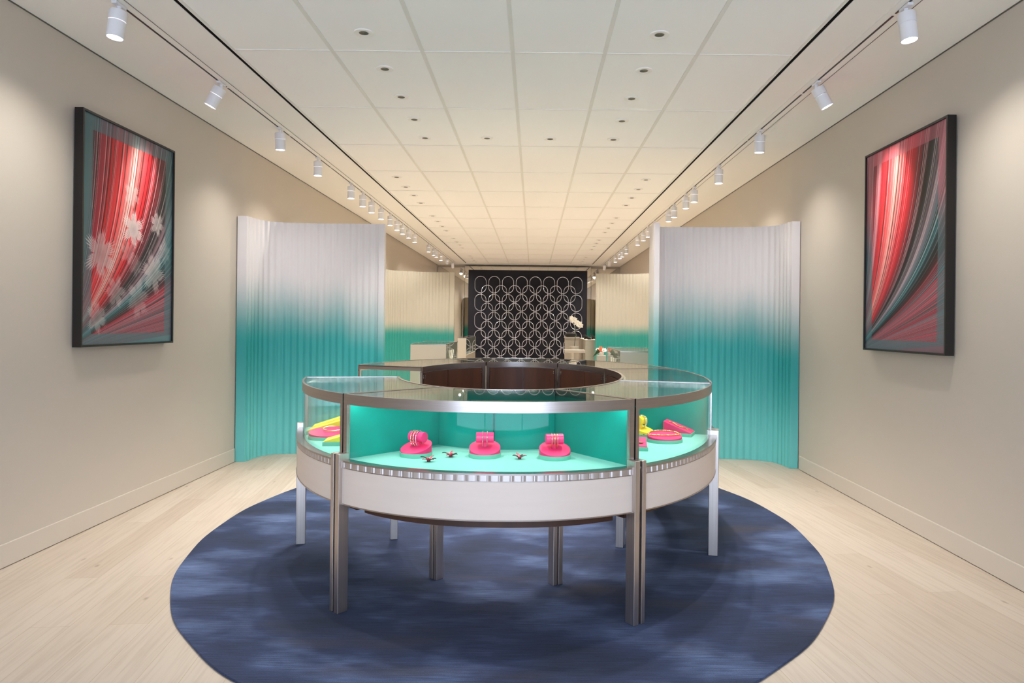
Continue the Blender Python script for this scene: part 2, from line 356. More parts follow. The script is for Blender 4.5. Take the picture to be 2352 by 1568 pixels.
def case(label, pts, ends, lining, floor_m, led=None):
    """ends: ('panel'|'glass', 'panel'|'glass') at the two cut ends"""
    C_ = Case(*pts); org = C_.O(.5).lerp(C_.I(.5), .5)
    root = thing('display_case', (org.x, org.y, .012), label, 'display case', 'curved cases of the oval ring')
    def mb(): return MB()
    def fin(b, name, m, parent=root, **kw):
        b.v = [(p[0]-org.x, p[1]-org.y, p[2]-.012) for p in b.v]; return b.build(name, m, parent, **kw)
    OL, IL = 1.35, .8
    g0 = .005/1.4; T = [g0 + (1-2*g0)*k/NS for k in range(NS+1)]
    P = lambda off, TT=T: [C_.O_(t, off) for t in TT]
    Q = lambda off, TT=T: [C_.I_(t, off) for t in TT]
    ew = .014/1.4        # end rail width in t
    # top frame
    b = mb(); b.strip(P(0), P(.012), ZT-.05, ZT); b.strip(Q(0), Q(.016), ZT-.045, ZT)
    for e0, e1 in ((T[0], T[0]+ew), (T[-1]-ew, T[-1])):
        b.strip([C_.O_(e0, .005), C_.I_(e0, .005)], [C_.O_(e1, .005), C_.I_(e1, .005)], ZT-.035, ZT)
    fin(b, 'top_frame', M['steel'], smooth=True)
    b = mb(); b.strip(P(.012), Q(.016), ZT-.010, ZT-.002); fin(b, 'glass_top', M['glass'], smooth=True)
    # corner posts
    for te, sg in ((T[0], 1), (T[-1], -1)):
        for K in (C_.O_, C_.I_):
            pw = .026/1.4 if K == C_.O_ else .03/.85
            t2 = te + sg*pw
            b = mb(); b.strip([K(te, 0), K(te, .018)], [K(t2, 0), K(t2, .018)], ZD if K == C_.O_ else ZC, ZT-.04)
            fin(b, 'corner_post', M['steel'])
    # glass front
    TG = [T[0] + .02 + (T[-1]-T[0]-.04)*k/NS for k in range(NS+1)]
    b = mb(); b.strip([C_.O_(t, .006) for t in TG], [C_.O_(t, .012) for t in TG], ZD+.002, ZT-.05); fin(b, 'glass_front', M['frontglass'], smooth=True)
    # deck, lip, fluted band, apron
    b = mb(); b.strip(P(.012), Q(.02), ZD-.03, ZD); fin(b, 'deck', floor_m)
    b = mb(); b.strip(P(-.032), P(.012), ZD-.006, ZD+.002); fin(b, 'ledge', M['steel'], smooth=True)
    NF = int(round(C_.len*OL/.8/.045)) if False else 30
    TF = [T[0] + (T[-1]-T[0])*k/(NF*10) for k in range(NF*10+1)]
    A = []
    for k, t in enumerate(TF):
        ph = (k % 10)/10; pr_ = math.sqrt(max(0, 1-((ph-.42)/.42)**4)) if ph < .84 else (.75 if ph < .95 else .1)
        A.append(C_.O_(t, -.024 - .005*pr_))
    b = mb(); b.strip(A, [C_.O_(t, .0) for t in TF], ZA, ZD-.006); fin(b, 'fluted_band', M['bandsteel'])
    b = mb(); b.strip(P(-.026), P(-.008), ZB+.005, ZA); fin(b, 'apron', M['apron'], smooth=True)
    b = mb(); b.strip(P(-.029), P(-.008), ZB, ZB+.005); b.strip(P(-.028), P(-.008), ZA-.004, ZA); fin(b, 'apron_edging', M['steel'], smooth=True)
    # wood carcass below, doors on the staff side
    tm = T[1:-1]
    b = mb(); b.strip([C_.O_(t, .10) for t in tm], [C_.I_(t, .022) for t in tm], ZC, ZD-.031); fin(b, 'carcass', M['wood'], smooth=True)
    for (ta, tb) in ((.045, .497), (.503, .955)):
        tt = [ta + (tb-ta)*k/14 for k in range(15)]
        b = mb(); b.strip([C_.I_(t, -.002) for t in tt], [C_.I_(t, .014) for t in tt], ZC+.02, ZT-.05)
        d = fin(b, 'door', M['wood'], smooth=True)
        th = .055 if ta < .1 else .945
        h_ = C_.I_(th, -.006)
        for zz in (ZT-.075, ZT-.09, ZT-.40):
            b = mb(); b.lathe([(.0045, -.004), (.0045, .004)], 8, Matrix.Translation((h_.x, h_.y, zz)))
            fin(b, 'hinge', M['hinge'], d)
    tt = [.02 + .96*k/NS for k in range(NS+1)]
    b = mb(); b.strip([C_.I_(t, .016) for t in tt], [C_.I_(t, .030) for t in tt], ZD, ZT-.012); fin(b, 'back_panel', lining, smooth=True)
    if led and led > .4:
        for ta in (.496, .504):
            b = mb(); b.strip([C_.I_(ta, .0301), C_.I_(ta, .0325)], [C_.I_(ta+.0025, .0301), C_.I_(ta+.0025, .0325)], ZD+.0005, ZT-.05)
            fin(b, 'panel_seam', M['black_satin'])
    for te, sg, kd in ((T[0], 1, ends[0]), (T[-1], -1, ends[1])):
        t1, t2 = te + sg*.006, te + sg*.012
        b = mb(); b.strip([C_.O_(t1, .02), C_.I_(t1, .02)], [C_.O_(t2, .02), C_.I_(t2, .02)], ZD, ZT-.035)
        fin(b, 'side_panel' if kd == 'panel' else 'side_glass', lining if kd == 'panel' else M['glass'])
    # legs: outer pair and inner pair
    for te, sg in ((T[0], 1), (T[-1], -1)):
        for outer in (1, 0):
            K = C_.O_ if outer else C_.I_; wd = .028/(1.4 if outer else .82)
            t1, t2 = te + sg*.002, te + sg*(.002+wd)
            o1, o2 = (-.045, .012) if outer else (.002, .05)
            pts_ = [K(t1, o1), K(t2, o1), K(t2, o2), K(t1, o2)]
            b = mb(); b.poly([(p.x, p.y) for p in pts_], .012, .772 if outer else ZC+.02)
            if outer:
                cx_ = sum(p.x for p in pts_)/4; cy_ = sum(p.y for p in pts_)/4
            fin(b, 'leg', M['legsteel'], bevel=.003)
    if led:
        # slim led strip under the outer rail: housing, with its own light
        b = mb(); tt = [.05+.9*k/20 for k in range(21)]
        b.strip([C_.O_(t, .014) for t in tt], [C_.O_(t, .022) for t in tt], ZT-.03, ZT-.022); fin(b, 'led_strip', M['silver'])
        for t in (.15, .5, .85):
            ld = bpy.data.lights.new('case_led', 'AREA'); ld.shape = 'RECTANGLE'; ld.size = .34; ld.size_y = .012; ld.energy = led; ld.color = (.86, 1, .97)
            lo = bpy.data.objects.new('case_led', ld); COL.objects.link(lo); lo.parent = root
            p = C_.O_(t, .03); q = C_.I_(t, 0); d = (q-p).normalized()
            lo.location = (p.x-org.x, p.y-org.y, ZT-.034-.012)
            dirv = Vector((d.x*.8, d.y*.8, -1)).normalized()
            zax = -dirv; xax = Vector((-d.y, d.x, 0)).normalized(); yax = zax.cross(xax)
            lo.rotation_euler = Matrix((xax, yax, zax)).transposed().to_euler()
    return root, C_
AL, AR = (-.934, 3.338), (.453, 3.299)
iAL, iAR = (-.52, 3.77), (.10, 3.76)
cA, CA = case('front curved showcase facing the camera, teal inside, with three pink roll stands', (AL, AR, iAL, iAR), ('panel', 'panel'), M['teal'], M['mint'], led=.45)
cB, CB = case('left curved showcase with yellow wedges and a pink disc inside, next to the gap', ((-1.443, 4.36), AL, (-.912, 4.47), iAL), ('glass', 'panel'), M['teal'], M['mint'], led=.35)
cC, CC = case('right curved showcase, green lined, with yellow roll stand and pink wedges inside', (AR, (1.125, 4.22), iAR, (.56, 4.36)), ('panel', 'panel'), M['teal'], M['mint'], led=.35)
cE, CE = case('empty cream lined showcase on the right flank, behind the one with pink wedges', ((1.130, 4.24), (1.172, 5.64), (.565, 4.37), (.59, 5.50)), ('glass', 'glass'), M['cream'], M['cream'])
cG, CG = case('empty cream lined showcase at the back right corner of the ring', ((1.170, 5.66), (.48, 6.80), (.588, 5.52), (.215, 6.18)), ('glass', 'panel'), M['cream'], M['cream'])
cF, CF = case('showcase at the far end of the ring, nearest the chain-link panel', ((.47, 6.81), (-.78, 6.82), (.21, 6.185), (-.41, 6.25)), ('panel', 'panel'), M['cream'], M['cream'])
cD, CD = case('cream lined showcase at the back left of the ring, its open end facing the gap', ((-.79, 6.81), (-1.458, 5.675), (-.42, 6.245), (-.86, 5.46)), ('panel', 'glass'), M['cream'], M['cream'])

# ------------------------------------------------------------------ jewellery and its stands
def aimz(t, n): pass
def ring_path(r, n=40, sy=1.0): return [(0, r*math.cos(2*PI*k/n), r*sy*math.sin(2*PI*k/n)) for k in range(n)]
def roll_stand(loc, rz, label, m, mroll, bands=True):
    """round mint base, sloped wedge disc, short post with a horizontal roll"""
    t = thing('jewelry_stand', loc, label, 'jewelry stand', None, rz)
    MB().lathe([(.080, 0), (.080, .020)], 48).build('base', M['mintbase'], t, smooth=True)
    # tilted disc: low at the front, high at the back
    n = 48; v = []; 
    for k in range(n): a = 2*PI*k/n; v.append((.077*math.cos(a), .077*math.sin(a), .0201))
    for k in range(n): a = 2*PI*k/n; v.append((.077*math.cos(a), .077*math.sin(a), .046 + .0245*math.sin(a)))
    f = [tuple(range(n))[::-1], tuple(range(n, 2*n))] + [(i, (i+1) % n, n+(i+1) % n, n+i) for i in range(n)]
    MB().add(v, f).build('wedge_disc', m, t, smooth=True)
    MB().lathe([(.012, .04), (.012, .085)], 20, Matrix.Translation((0, .012, 0))).build('post', m, t, smooth=True)
    MB().lathe([(.001, -.044), (.023, -.044), (.026, -.0425), (.026, .0425), (.023, .044), (.001, .044)], 32, Matrix.Translation((0, .012, .092)) @ Matrix.Rotation(PI/2, 4, 'Y')).build('roll', mroll, t, smooth=True)
    return t
def bracelet(loc, rz, off, label, kind, r=.030, tilt=0):
    """closed bangle hanging on a roll; off = position along the roll"""
    m = M['gold'] if kind != 'silver' else M['silver']
    t = thing('bracelet', (0, 0, 0), label, 'bracelet', 'bracelets on roll stands')
    mt = Matrix.Translation(loc) @ Matrix.Rotation(rz, 4, 'Z') @ Matrix.Translation((off, .012, .084)) @ Matrix.Rotation(tilt, 4, 'Z')
    t.matrix_world = mt
    MB().tube(ring_path(r, 40, 1.15), .0019 if kind != 'beaded' else .0022, 8, True).build('band', m, t, smooth=True)
    if kind in ('beaded', 'silver'):
        b = MB()
        for k in range(18 if kind == 'beaded' else 26):
            a = 2*PI*k/(18 if kind == 'beaded' else 26); p = (0, (r+.0012)*math.cos(a), (r*1.15+.0012)*math.sin(a)); q = .0034 if kind == 'beaded' else .0026
            b.lathe([(.0002, -q), (q*.75, -q*.6), (q, 0), (q*.75, q*.6), (.0002, q)], 8, Matrix.Translation(p))
        b.build('stones', M['silver'], t, smooth=True)
    return t
zf = ZD
S1, S2, S3 = (-.578, 3.455, zf), (-.236, 3.452, zf), (.111, 3.43, zf)
roll_stand(S1, R(-30), 'pink roll stand on mint base, leftmost of three in the front showcase', M['pink'], M['pinkroll'])
roll_stand(S2, R(2), 'pink roll stand in the middle of the front showcase, holding two slim bangles', M['pink'], M['pinkroll'])
roll_stand(S3, R(9), 'pink roll stand at the right of the front showcase, holding three bangles', M['pink'], M['pinkroll'])
for k, o in enumerate((-.022, -.006, .010)):
    bracelet(S1, R(-30), o, ['jewelled gold bracelet at the outer left end of the leftmost pink roll', 'jewelled gold bracelet in the middle of the leftmost pink roll', 'silver beaded bracelet nearest the round face of the leftmost pink roll'][k], 'beaded' if k < 2 else 'silver', .032, .08)
for k, o in enumerate((-.011, .011)):
    bracelet(S2, R(2), o, ['slim silver bangle on the left of the middle pink roll', 'slim silver bangle on the right of the middle pink roll'][k], 'silver', .0315)
for k, o in enumerate((-.014, 0, .014)):
    bracelet(S3, R(9), o, ['slim gold bangle, left of three on the right pink roll', 'slim gold bangle, middle of three on the right pink roll', 'slim gold bangle, right of three on the right pink roll'][k], 'gold', .031, -.1)
def brooch(loc, rz, label, s=1.0):
    t = thing('flower_brooch', loc, label, 'brooch', 'flower brooches', rz)
    c_ = MB(); c_.lathe([(.002, .0), (.009, .002), (.007, .008), (.002, .010)], 14); c_.build('center', M['broochdark'], t, smooth=True)
    for k in range(7):
        a = 2*PI*k/7 + .2; L_ = (.042 if k % 2 else .036)*s; lift = .020 if k % 2 else .013
        v = []; N_ = 8
        for i in range(N_+1):
            u = i/N_; wv = .0075*math.sin(PI*min(1, u*1.05+.06))**.8*(1-.5*u) + .0004; z = .004 + lift*math.sin(u*PI*.62)
            for j, (sw, dz) in enumerate(((-1, .001), (0, -.001), (1, .001), (0, -.0026))):
                v.append((u*L_, sw*wv, z+dz))
        f = []
        for i in range(N_):
            for j in range(4): f.append((i*4+j, i*4+(j+1) % 4, (i+1)*4+(j+1) % 4, (i+1)*4+j))
        f += [(0, 1, 2, 3), tuple(N_*4+q for q in (3, 2, 1, 0))]
        rm = Matrix.Rotation(a, 4, 'Z'); MB().add([rm @ Vector(p) for p in v], f).build('petal', M['brooch'] if k % 3 else M['broochdark'], t, smooth=True)
brooch((-.492, 3.300, zf), 0, 'pink enamel flower brooch lying just in front of the leftmost roll stand')
brooch((-.402, 3.425, zf), .4, 'pink enamel flower brooch between the left and middle roll stands')
brooch((-.062, 3.392, zf), .9, 'pink enamel flower brooch between the middle and right roll stands')

def chain(path, name, label, cat, group=None, bead=.0034, m='gold', pend=None):
    t = thing(name, path[0], label, cat, group)
    o = Vector(path[0]); P = [Vector(p)-o for p in path]
    b = MB(); 
    L = [0]
    for a, c_ in zip(P, P[1:]): L.append(L[-1]+(c_-a).length)
    nb = int(L[-1]/(bead*2.1)); b.tube(P, bead*.3, 6)
    for k in range(nb+1):
        d = L[-1]*k/max(1, nb); i = max(j for j in range(len(L)) if L[j] <= d+1e-9); i = min(i, len(P)-2)
        p = P[i].lerp(P[i+1], (d-L[i])/max(1e-9, L[i+1]-L[i]))
        b.lathe([(.0002, -bead), (bead*.75, -bead*.6), (bead, 0), (bead*.75, bead*.6), (.0002, bead)], 8, Matrix.Translation(p) @ Matrix.Rotation(k*1.3, 4, 'X'))
    b.build('chain', M[m], t, smooth=True)
    if pend is not None:
        q = Vector(pend)-o; b = MB()
        for k in range(5):
            a = 2*PI*k/5; b.lathe([(.0004, -.0015), (.006, 0), (.0004, .0015)], 10, Matrix.Translation(q) @ Matrix.Rotation(a, 4, 'Z') @ Matrix.Translation((.008, 0, 0)))
        b.build('pendant', M[m], t, smooth=True)
    return t
def wedge(loc, rz, L_, W_, h0, h1, m, label, basem=True, name='wedge_riser'):
    """sloped block on a flat mint base; slope rises along +y"""
    t = thing(name, loc, label, 'jewelry riser', 'sloped jewelry risers', rz)
    MB().box(-W_/2-.004, W_/2+.004, -L_/2-.004, L_/2+.004, 0, .020).build('base', M['mintbase'], t, bevel=.001)
    v = [(-W_/2,-L_/2,.0201),(W_/2,-L_/2,.0201),(W_/2,L_/2,.0201),(-W_/2,L_/2,.0201),(-W_/2,-L_/2,.02+h0),(W_/2,-L_/2,.02+h0),(W_/2,L_/2,.02+h1),(-W_/2,L_/2,.02+h1)]
    MB().add(v, [(0,3,2,1),(4,5,6,7),(0,1,5,4),(1,2,6,5),(2,3,7,6),(3,0,4,7)]).build('block', m, t, bevel=.0015)
    M4 = Matrix.Translation(loc) @ Matrix.Rotation(rz, 4, 'Z')
    def top(x, y, dz=.004): return tuple(M4 @ Vector((x, y, .02 + h0 + (h1-h0)*(y/L_+.5) + dz)))
    return t, top
# right case
SY = (.655, 4.14, zf)
roll_stand(SY, R(60), 'yellow roll stand on a round mint base at the back of the right showcase', M['yellow'], M['yellow'])
for k, o in enumerate((.002, .020)):
    bracelet(SY, R(60), o, ['chunky gold chain bracelet in the middle of the yellow roll', 'chunky gold chain bracelet at the right end of the yellow roll'][k], 'beaded', .032)
t, top = wedge((.885, 4.20, zf), R(68), .165, .13, .004, .066, M['pink'], 'tall pink wedge block at the back right of the right showcase')
chain([top(-.02+.015*math.sin(k*.9), .055-.011*k) for k in range(11)], 'chain_bracelet', 'gold link bracelet draped down the tall pink wedge', 'bracelet', None, .0042)
def disc_riser(loc, rz, rx_, ry_, m, label, h0=.006, h1=.03):
    t = thing('disc_riser', loc, label, 'jewelry riser', None, rz); n = 48
    MB().poly([((rx_+.004)*math.cos(2*PI*k/n), (ry_+.004)*math.sin(2*PI*k/n)) for k in range(n)], 0, .018).build('base', M['mintbase'], t, smooth=True)
    v = [(rx_*math.cos(2*PI*k/n), ry_*math.sin(2*PI*k/n), .0181) for k in range(n)] + [(rx_*math.cos(2*PI*k/n), ry_*math.sin(2*PI*k/n), .018+h0+(h1-h0)*(.5+.5*math.sin(2*PI*k/n))) for k in range(n)]
    MB().add(v, [tuple(range(n))[::-1], tuple(range(n, 2*n))] + [(i, (i+1) % n, n+(i+1) % n, n+i) for i in range(n)]).build('disc', m, t, smooth=True)
    M4 = Matrix.Translation(loc) @ Matrix.Rotation(rz, 4, 'Z')
    return t, lambda a, k, dz=.004: tuple(M4 @ Vector((rx_*k*math.cos(a), ry_*k*math.sin(a), .018+h0+(h1-h0)*(.5+.5*k*math.sin(a))+dz)))
t, dt = disc_riser((.752, 3.955, zf), R(4), .098, .088, M['pink'], 'pink oval disc with a gold necklace in the right showcase')
nk = [dt(PI - a*PI/14 , .93) for a in range(15)]
nk2 = [dt(0, .93 - 1.86*a/12, .004) for a in range(1, 12)]
pth = nk + [tuple(Vector(p) + Vector((0, -.022*math.sin(PI*(i+1)/12), .0))) for i, p in enumerate(nk2)]
chain(pth + [nk[0]], 'gold_necklace', 'chunky gold rope necklace looped on the pink oval disc', 'necklace', None, .0046)
t, top = wedge((.535, 3.715, zf), R(-6), .13, .15, .004, .034, M['pink'], 'low pink wedge behind the right front post, carrying a pendant')
pp = top(.045, -.02)
chain([top(-.05, .05), top(-.02, .022), pp, top(-.015, -.005), top(-.06, .012)], 'pendant_necklace', 'fine gold necklace with a leaf pendant on the low pink wedge', 'necklace', None, .0012, pend=pp)
wedge((.520, 3.925, zf), R(10), .09, .11, .004, .03, M['pink'], 'small pink wedge half hidden behind the right front post, beside the yellow stand')
brooch((.648, 4.075, zf), .2, 'small gold and pink flower brooch in front of the yellow roll stand', .7)
# left case
wedge((-1.240, 4.275, zf), R(-80), .21, .12, .004, .070, M['yellow'], 'yellow wedge farthest back in the left showcase')
wedge((-1.205, 4.125, zf), R(-84), .24, .12, .003, .078, M['yellow'], 'yellow wedge in the middle of the left showcase, carrying a fine chain')
chain([(-1.25+.014*k, 4.12+.004*math.sin(k), zf+.050+.0044*k) for k in range(8)], 'fine_chain', 'fine gold chain on the middle yellow wedge', 'necklace', None, .0018)
t, dt = disc_riser((-1.150, 3.940, zf), R(8), .115, .088, M['pink'], 'pink disc with a bangle in the left showcase', .006, .036)
bb = thing('rose_bangle', (-1.135, 3.955, zf+.054), 'slim rose gold bangle lying on the pink disc in the left showcase', 'bracelet')
MB().tube([(.055*math.cos(2*PI*k/40), .035*math.sin(2*PI*k/40), .008*math.sin(2*PI*k/40)) for k in range(40)], .003, 8, True).build('band', M['gold'], bb, smooth=True)
wedge((-1.020, 3.765, zf), R(-84), .20, .12, .004, .06, M['yellow'], 'yellow wedge nearest the front post in the left showcase')

# ------------------------------------------------------------------ fluted ombre screens
def screen(path, z1, m, label, pitch=.067, amp=.010, thick=.03, group='ombre fluted screens', flat=0):
    """path: list of 2-D points of the front face, densified with a fluted profile"""
    P = [Vector(p) for p in path]
    # Catmull-Rom smoothing
    D = []
    for i in range(len(P)-1):
        a = P[max(0, i-1)]; b = P[i]; c_ = P[i+1]; d = P[min(len(P)-1, i+2)]
        for k in range(20):
            t = k/20; D.append(.5*((2*b) + (-a+c_)*t + (2*a-5*b+4*c_-d)*t*t + (-a+3*b-3*c_+d)*t**3))
    D.append(P[-1]); L = [0]
    for a, b in zip(D, D[1:]): L.append(L[-1]+(b-a).length)
    def at(s):
        i = min(len(L)-2, max(0, int(np.searchsorted(L, s))-1)); return D[i].lerp(D[i+1], (s-L[i])/max(1e-9, L[i+1]-L[i]))
    nf = max(1, int(round(L[-1]/pitch))); pitch = L[-1]/nf
    F, B = [], []; n = nf*12
    for k in range(n+1):
        s = L[-1]*k/n; p = at(s); d = (at(min(L[-1], s+.01))-at(max(0, s-.01))).normalized(); nr = Vector((d.y, -d.x))
        if nr.y > 0: nr = -nr
        ph = (s/pitch) % 1; 
        w_ = .5-.5*math.cos(2*PI*ph); w_ = w_**.8
        F.append(p + nr*amp*w_); B.append(p - nr*thick)
    o = Vector((sum(p.x for p in F)/len(F), sum(p.y for p in F)/len(F)))
    t = thing('fluted_screen', (o.x, o.y, 0), label, 'screen', group)
    MB().strip([p-o for p in F], [p-o for p in B], .001, z1).build('fluted_panel', m, t, smooth=True)
    return t, o
def end_panel(t, o, x0, x1, y0, y1, z1, m):
    MB().box(x0-o.x, x1-o.x, y0-o.y, y1-o.y, .001, z1).build('end_panel', m, t, bevel=.002)
zt = 2.447
t, o = screen([(-2.858, 6.96), (-2.85, 7.10), (-2.805, 7.24), (-2.70, 7.33), (-2.5, 7.37), (-2.2, 7.385), (-1.9, 7.39), (-1.63, 7.395)], zt, M['ombre_a'], 'near left fluted screen fading from white down to turquoise, left of the showcases')
end_panel(t, o, -2.958, -2.862, 6.91, 6.99, zt, M['ombre_a']); end_panel(t, o, -1.655, -1.592, 7.37, 7.44, zt, M['ombre_a'])
t, o = screen([(2.545, 6.93), (2.535, 7.05), (2.49, 7.18), (2.38, 7.27), (2.2, 7.325), (1.9, 7.35), (1.6, 7.36), (1.29, 7.37)], zt, M['ombre_a'], 'near right fluted screen fading from white down to turquoise, right of the showcases')
end_panel(t, o, 2.548, 2.628, 6.87, 6.95, zt, M['ombre_a']); end_panel(t, o, 1.222, 1.275, 7.07, 7.39, zt, M['ombre_a'])
t, o = screen([(-2.925, 13.5), (-2.84, 13.85), (-2.6, 14.08), (-2.3, 14.2), (-2.0, 14.27), (-1.74, 14.29)], zt, M['ombre_b'], 'far left fluted screen, beige above and turquoise below, behind the glass counter')
end_panel(t, o, -1.735, -1.64, 14.28, 14.36, zt, M['ombre_b'])
t, o = screen([(2.6, 13.5), (2.45, 13.85), (2.2, 14.08), (1.9, 14.17), (1.6, 14.18), (1.26, 14.15)], zt, M['ombre_b'], 'far right fluted screen, beige above and turquoise below, behind the bouquet')

# ------------------------------------------------------------------ framed abstract prints
def artwork(X, y0, y1, z0, z1, sgn, label, seed, pal, flowers):
    """sgn=+1: on the left wall facing +x; u runs left to right as seen"""
    t = thing('framed_print', (X, (y0+y1)/2, z0), label, 'framed picture', 'large framed prints')
    W_, H_ = abs(y1-y0), z1-z0; d0, d1 = .012*sgn, .068*sgn
    f = MB(); xa, xb = min(d0, d1), max(d0, d1); hw = W_/2
    f.box(xa, xb, -hw, -hw+.014, 0, H_); f.box(xa, xb, hw-.014, hw, 0, H_); f.box(xa, xb, -hw+.014, hw-.014, 0, .014); f.box(xa, xb, -hw+.014, hw-.014, H_-.014, H_)
    f.box(min(d0, d0+.004*sgn), max(d0, d0+.004*sgn), -hw+.014, hw-.014, .014, H_-.014)
    f.box(min(0, d0), max(0, d0), -hw+.15, hw-.15, H_-.2, H_-.12)
    f.build('frame', M['frame'], t)
    SS = 4; nu0, nv0 = 300, 340; nu, nv = nu0*SS, nv0*SS
    U_, V_ = np.meshgrid((np.arange(nu)+.5)/nu, (np.arange(nv)+.5)/nv)
    rng = np.random.RandomState(seed)
    # sweeping bundle of lines that fan out at the foot and rise steeply at the top
    if sgn > 0: sx = U_
    else: sx = U_
    vv = (V_ + .05)**1.5; gq = (sx + .15) / (vv/(vv + .25))
    tab_n = 3600; gm = 13.0
    idx = np.clip((gq/gm*tab_n).astype(int), 0, tab_n-1)
    base = np.array([[30,28,30],[70,72,74],[150,30,50],[205,28,44],[232,60,66],[240,150,140],[214,30,44],[120,24,36],[28,24,26],[150,120,130],[46,110,116],[30,26,28],[160,30,46]], float)
    pos = np.array(pal, float)
    colt = np.zeros((tab_n, 3))
    tt = np.arange(tab_n)/tab_n*gm
    for ch in range(3): colt[:, ch] = np.interp(tt, pos, base[:, ch])
    far = tt > pos[-1]
    alt = np.array([[205,30,50],[235,120,130],[30,26,30],[64,130,136],[224,60,80],[150,150,156]], float)
    run = 0; cur = 0
    for i in range(tab_n):
        if run <= 0: run = rng.randint(1, 4); cur = rng.rand()
        run -= 1
        if far[i]: colt[i] = alt[int(cur*6)]
        elif cur < .16: colt[i] = colt[i]*.45
        elif cur > .84: colt[i] = colt[i]*.5 + 118
        elif cur > .76: colt[i] = colt[i]*.6 + np.array([30, 60, 64])*.6
    img = colt[idx]
    # lighter printed margin around the inner rectangle
    m_ = .085
    out = (U_ < m_*1.1) | (U_ > 1-m_*1.1) | (V_ < m_*.55) | (V_ > 1-m_*.75)
    teal_ = np.array([88, 140, 146.]); rose = np.array([214, 120, 134.])
    if sgn > 0: mcol = teal_*np.ones_like(img)
    else:
        k = np.clip((V_-.45)*4, 0, 1)[..., None]; mcol = rose*k + teal_*(1-k)
    img = np.where(out[..., None], img*.38 + mcol*.62 - 8, img)
    for (fx, fy, fr, al) in flowers:
        dx, dy = (U_-fx)*W_, (V_-fy)*H_; rr = np.hypot(dx, dy)/fr; th = np.arctan2(dy, dx)
        lob = .42 + .58*np.abs(np.cos(3.0*th + fx*9))**.6; ser = 1 - .30*np.abs(np.sin(th*27 + np.cos(th*5)))
        msk = (rr < lob*ser) & (np.sin(th*54 + rr*5) > -.35 - (1-rr))
        fc = np.array([242, 226, 222.])*(.72 + .28*rr[..., None]) ; fc = fc*al + img*(1-al)
        img = np.where(msk[..., None], fc, img)
    img = np.clip(img, 0, 255)/255
    img = img.reshape(nv0, SS, nu0, SS, 3).mean(axis=(1, 3)); nu, nv = nu0, nv0
    linc = np.where(img <= .04045, img/12.92, ((img+.055)/1.055)**2.4)
    iw, ih = W_-.028, H_-.028
    ys = np.linspace(-iw/2, iw/2, nu+1); zs = np.linspace(.014, H_-.014, nv+1)
    if sgn < 0: ys = ys[::-1]
    xx = d1 - .012*sgn
    verts = [(xx, float(a), float(b)) for b in zs for a in ys]
    faces = [(j*(nu+1)+i, j*(nu+1)+i+1, (j+1)*(nu+1)+i+1, (j+1)*(nu+1)+i) for j in range(nv) for i in range(nu)]
    me = bpy.data.meshes.new('print'); me.from_pydata(verts, [], faces)
    at = me.color_attributes.new('Col', 'FLOAT_COLOR', 'CORNER')
    arr = np.ones((nu*nv, 4, 4)); arr[:, :, :3] = linc.reshape(-1, 1, 3)
    at.data.foreach_set('color', arr.astype(np.float32).ravel())
    mt = bpy.data.materials.new('print_ink'); mt.use_nodes = True; nt = mt.node_tree; b = nt.nodes['Principled BSDF']
    ca = nt.nodes.new('ShaderNodeVertexColor'); ca.layer_name = 'Col'; nt.links.new(ca.outputs[0], b.inputs['Base Color'])
    b.inputs['Roughness'].default_value = .35; b.inputs['Specular IOR Level'].default_value = .3
    me.materials.append(mt); o = bpy.data.objects.new('print', me); COL.objects.link(o); o.parent = t
    return t
# (u, v, radius m, strength)
FL = [(.50,.71,.115,.55),(.80,.60,.115,.72),(.52,.545,.16,.95),(.90,.46,.11,.35),(.18,.40,.20,.72),(.46,.43,.11,.45),(.76,.35,.19,.62),(.33,.24,.14,.55),(.58,.21,.17,.45),(.15,.12,.13,.60),(.55,.37,.10,.35)]
artwork(XL, 4.45, 5.59, 1.22, 2.76, 1, 'large framed red and black striped print with pale flowers, on the left wall', 3,
        [.15,.28,.42,.56,.72,.86,1.08,1.26,1.4,1.6,1.85,2.1,2.5], FL)
artwork(XR, 4.33, 5.41, 1.23, 2.735, -1, 'large framed red and teal striped print without flowers, on the right wall', 8,
        [.15,.25,.36,.48,.60,.74,.92,1.10,1.24,1.40,1.58,1.8,2.05], [])

# ------------------------------------------------------------------ recessed downlights
def downlight_proto(loc, label, group):
    t = thing('recessed_downlight', loc, label, 'downlight', group)
    MB().lathe([(.060, .0035), (.060, -.0035), (.045, -.005), (.030, -.002), (.028, .003)], 32, cap=False).build('trim_ring', M['ceiling'], t, smooth=True)
    MB().lathe([(.029, -.0022), (.021, .003), (.001, .003)], 24, cap=False).build('baffle', M['baffle'], t, smooth=True)
    ld = bpy.data.lights.new('downlight_lamp', 'SPOT'); ld.energy = POWER_DOWN; ld.spot_size = R(88); ld.spot_blend = .7; ld.color = (1, .95, .88); ld.shadow_soft_size = .035
    lo = bpy.data.objects.new('downlight_lamp', ld); COL.objects.link(lo); lo.parent = t; lo.location = (0, 0, -.012)
    return t
DL = []
for k in range(-1, 5): DL.append((-1.07, 4.295+.606*k, 'left row of pinhole downlights over the showcases'))
for k in range(-1, 4): DL.append((.755, 4.275+.606*k, 'right row of pinhole downlights over the showcases'))
for x in (-.47, .14, .75): DL.append((x, 6.705, 'cross row of pinhole downlights'))
for y0, nn in ((8.54, 4), (11.6, 4), (14.64, 4), (18.38, 4)):
    for k in range(nn):
        DL.append((-1.705, y0+.61*k, 'far left row of pinhole downlights')); DL.append((1.36, y0+.61*k, 'far right row of pinhole downlights'))
p0 = None; cnt = {}
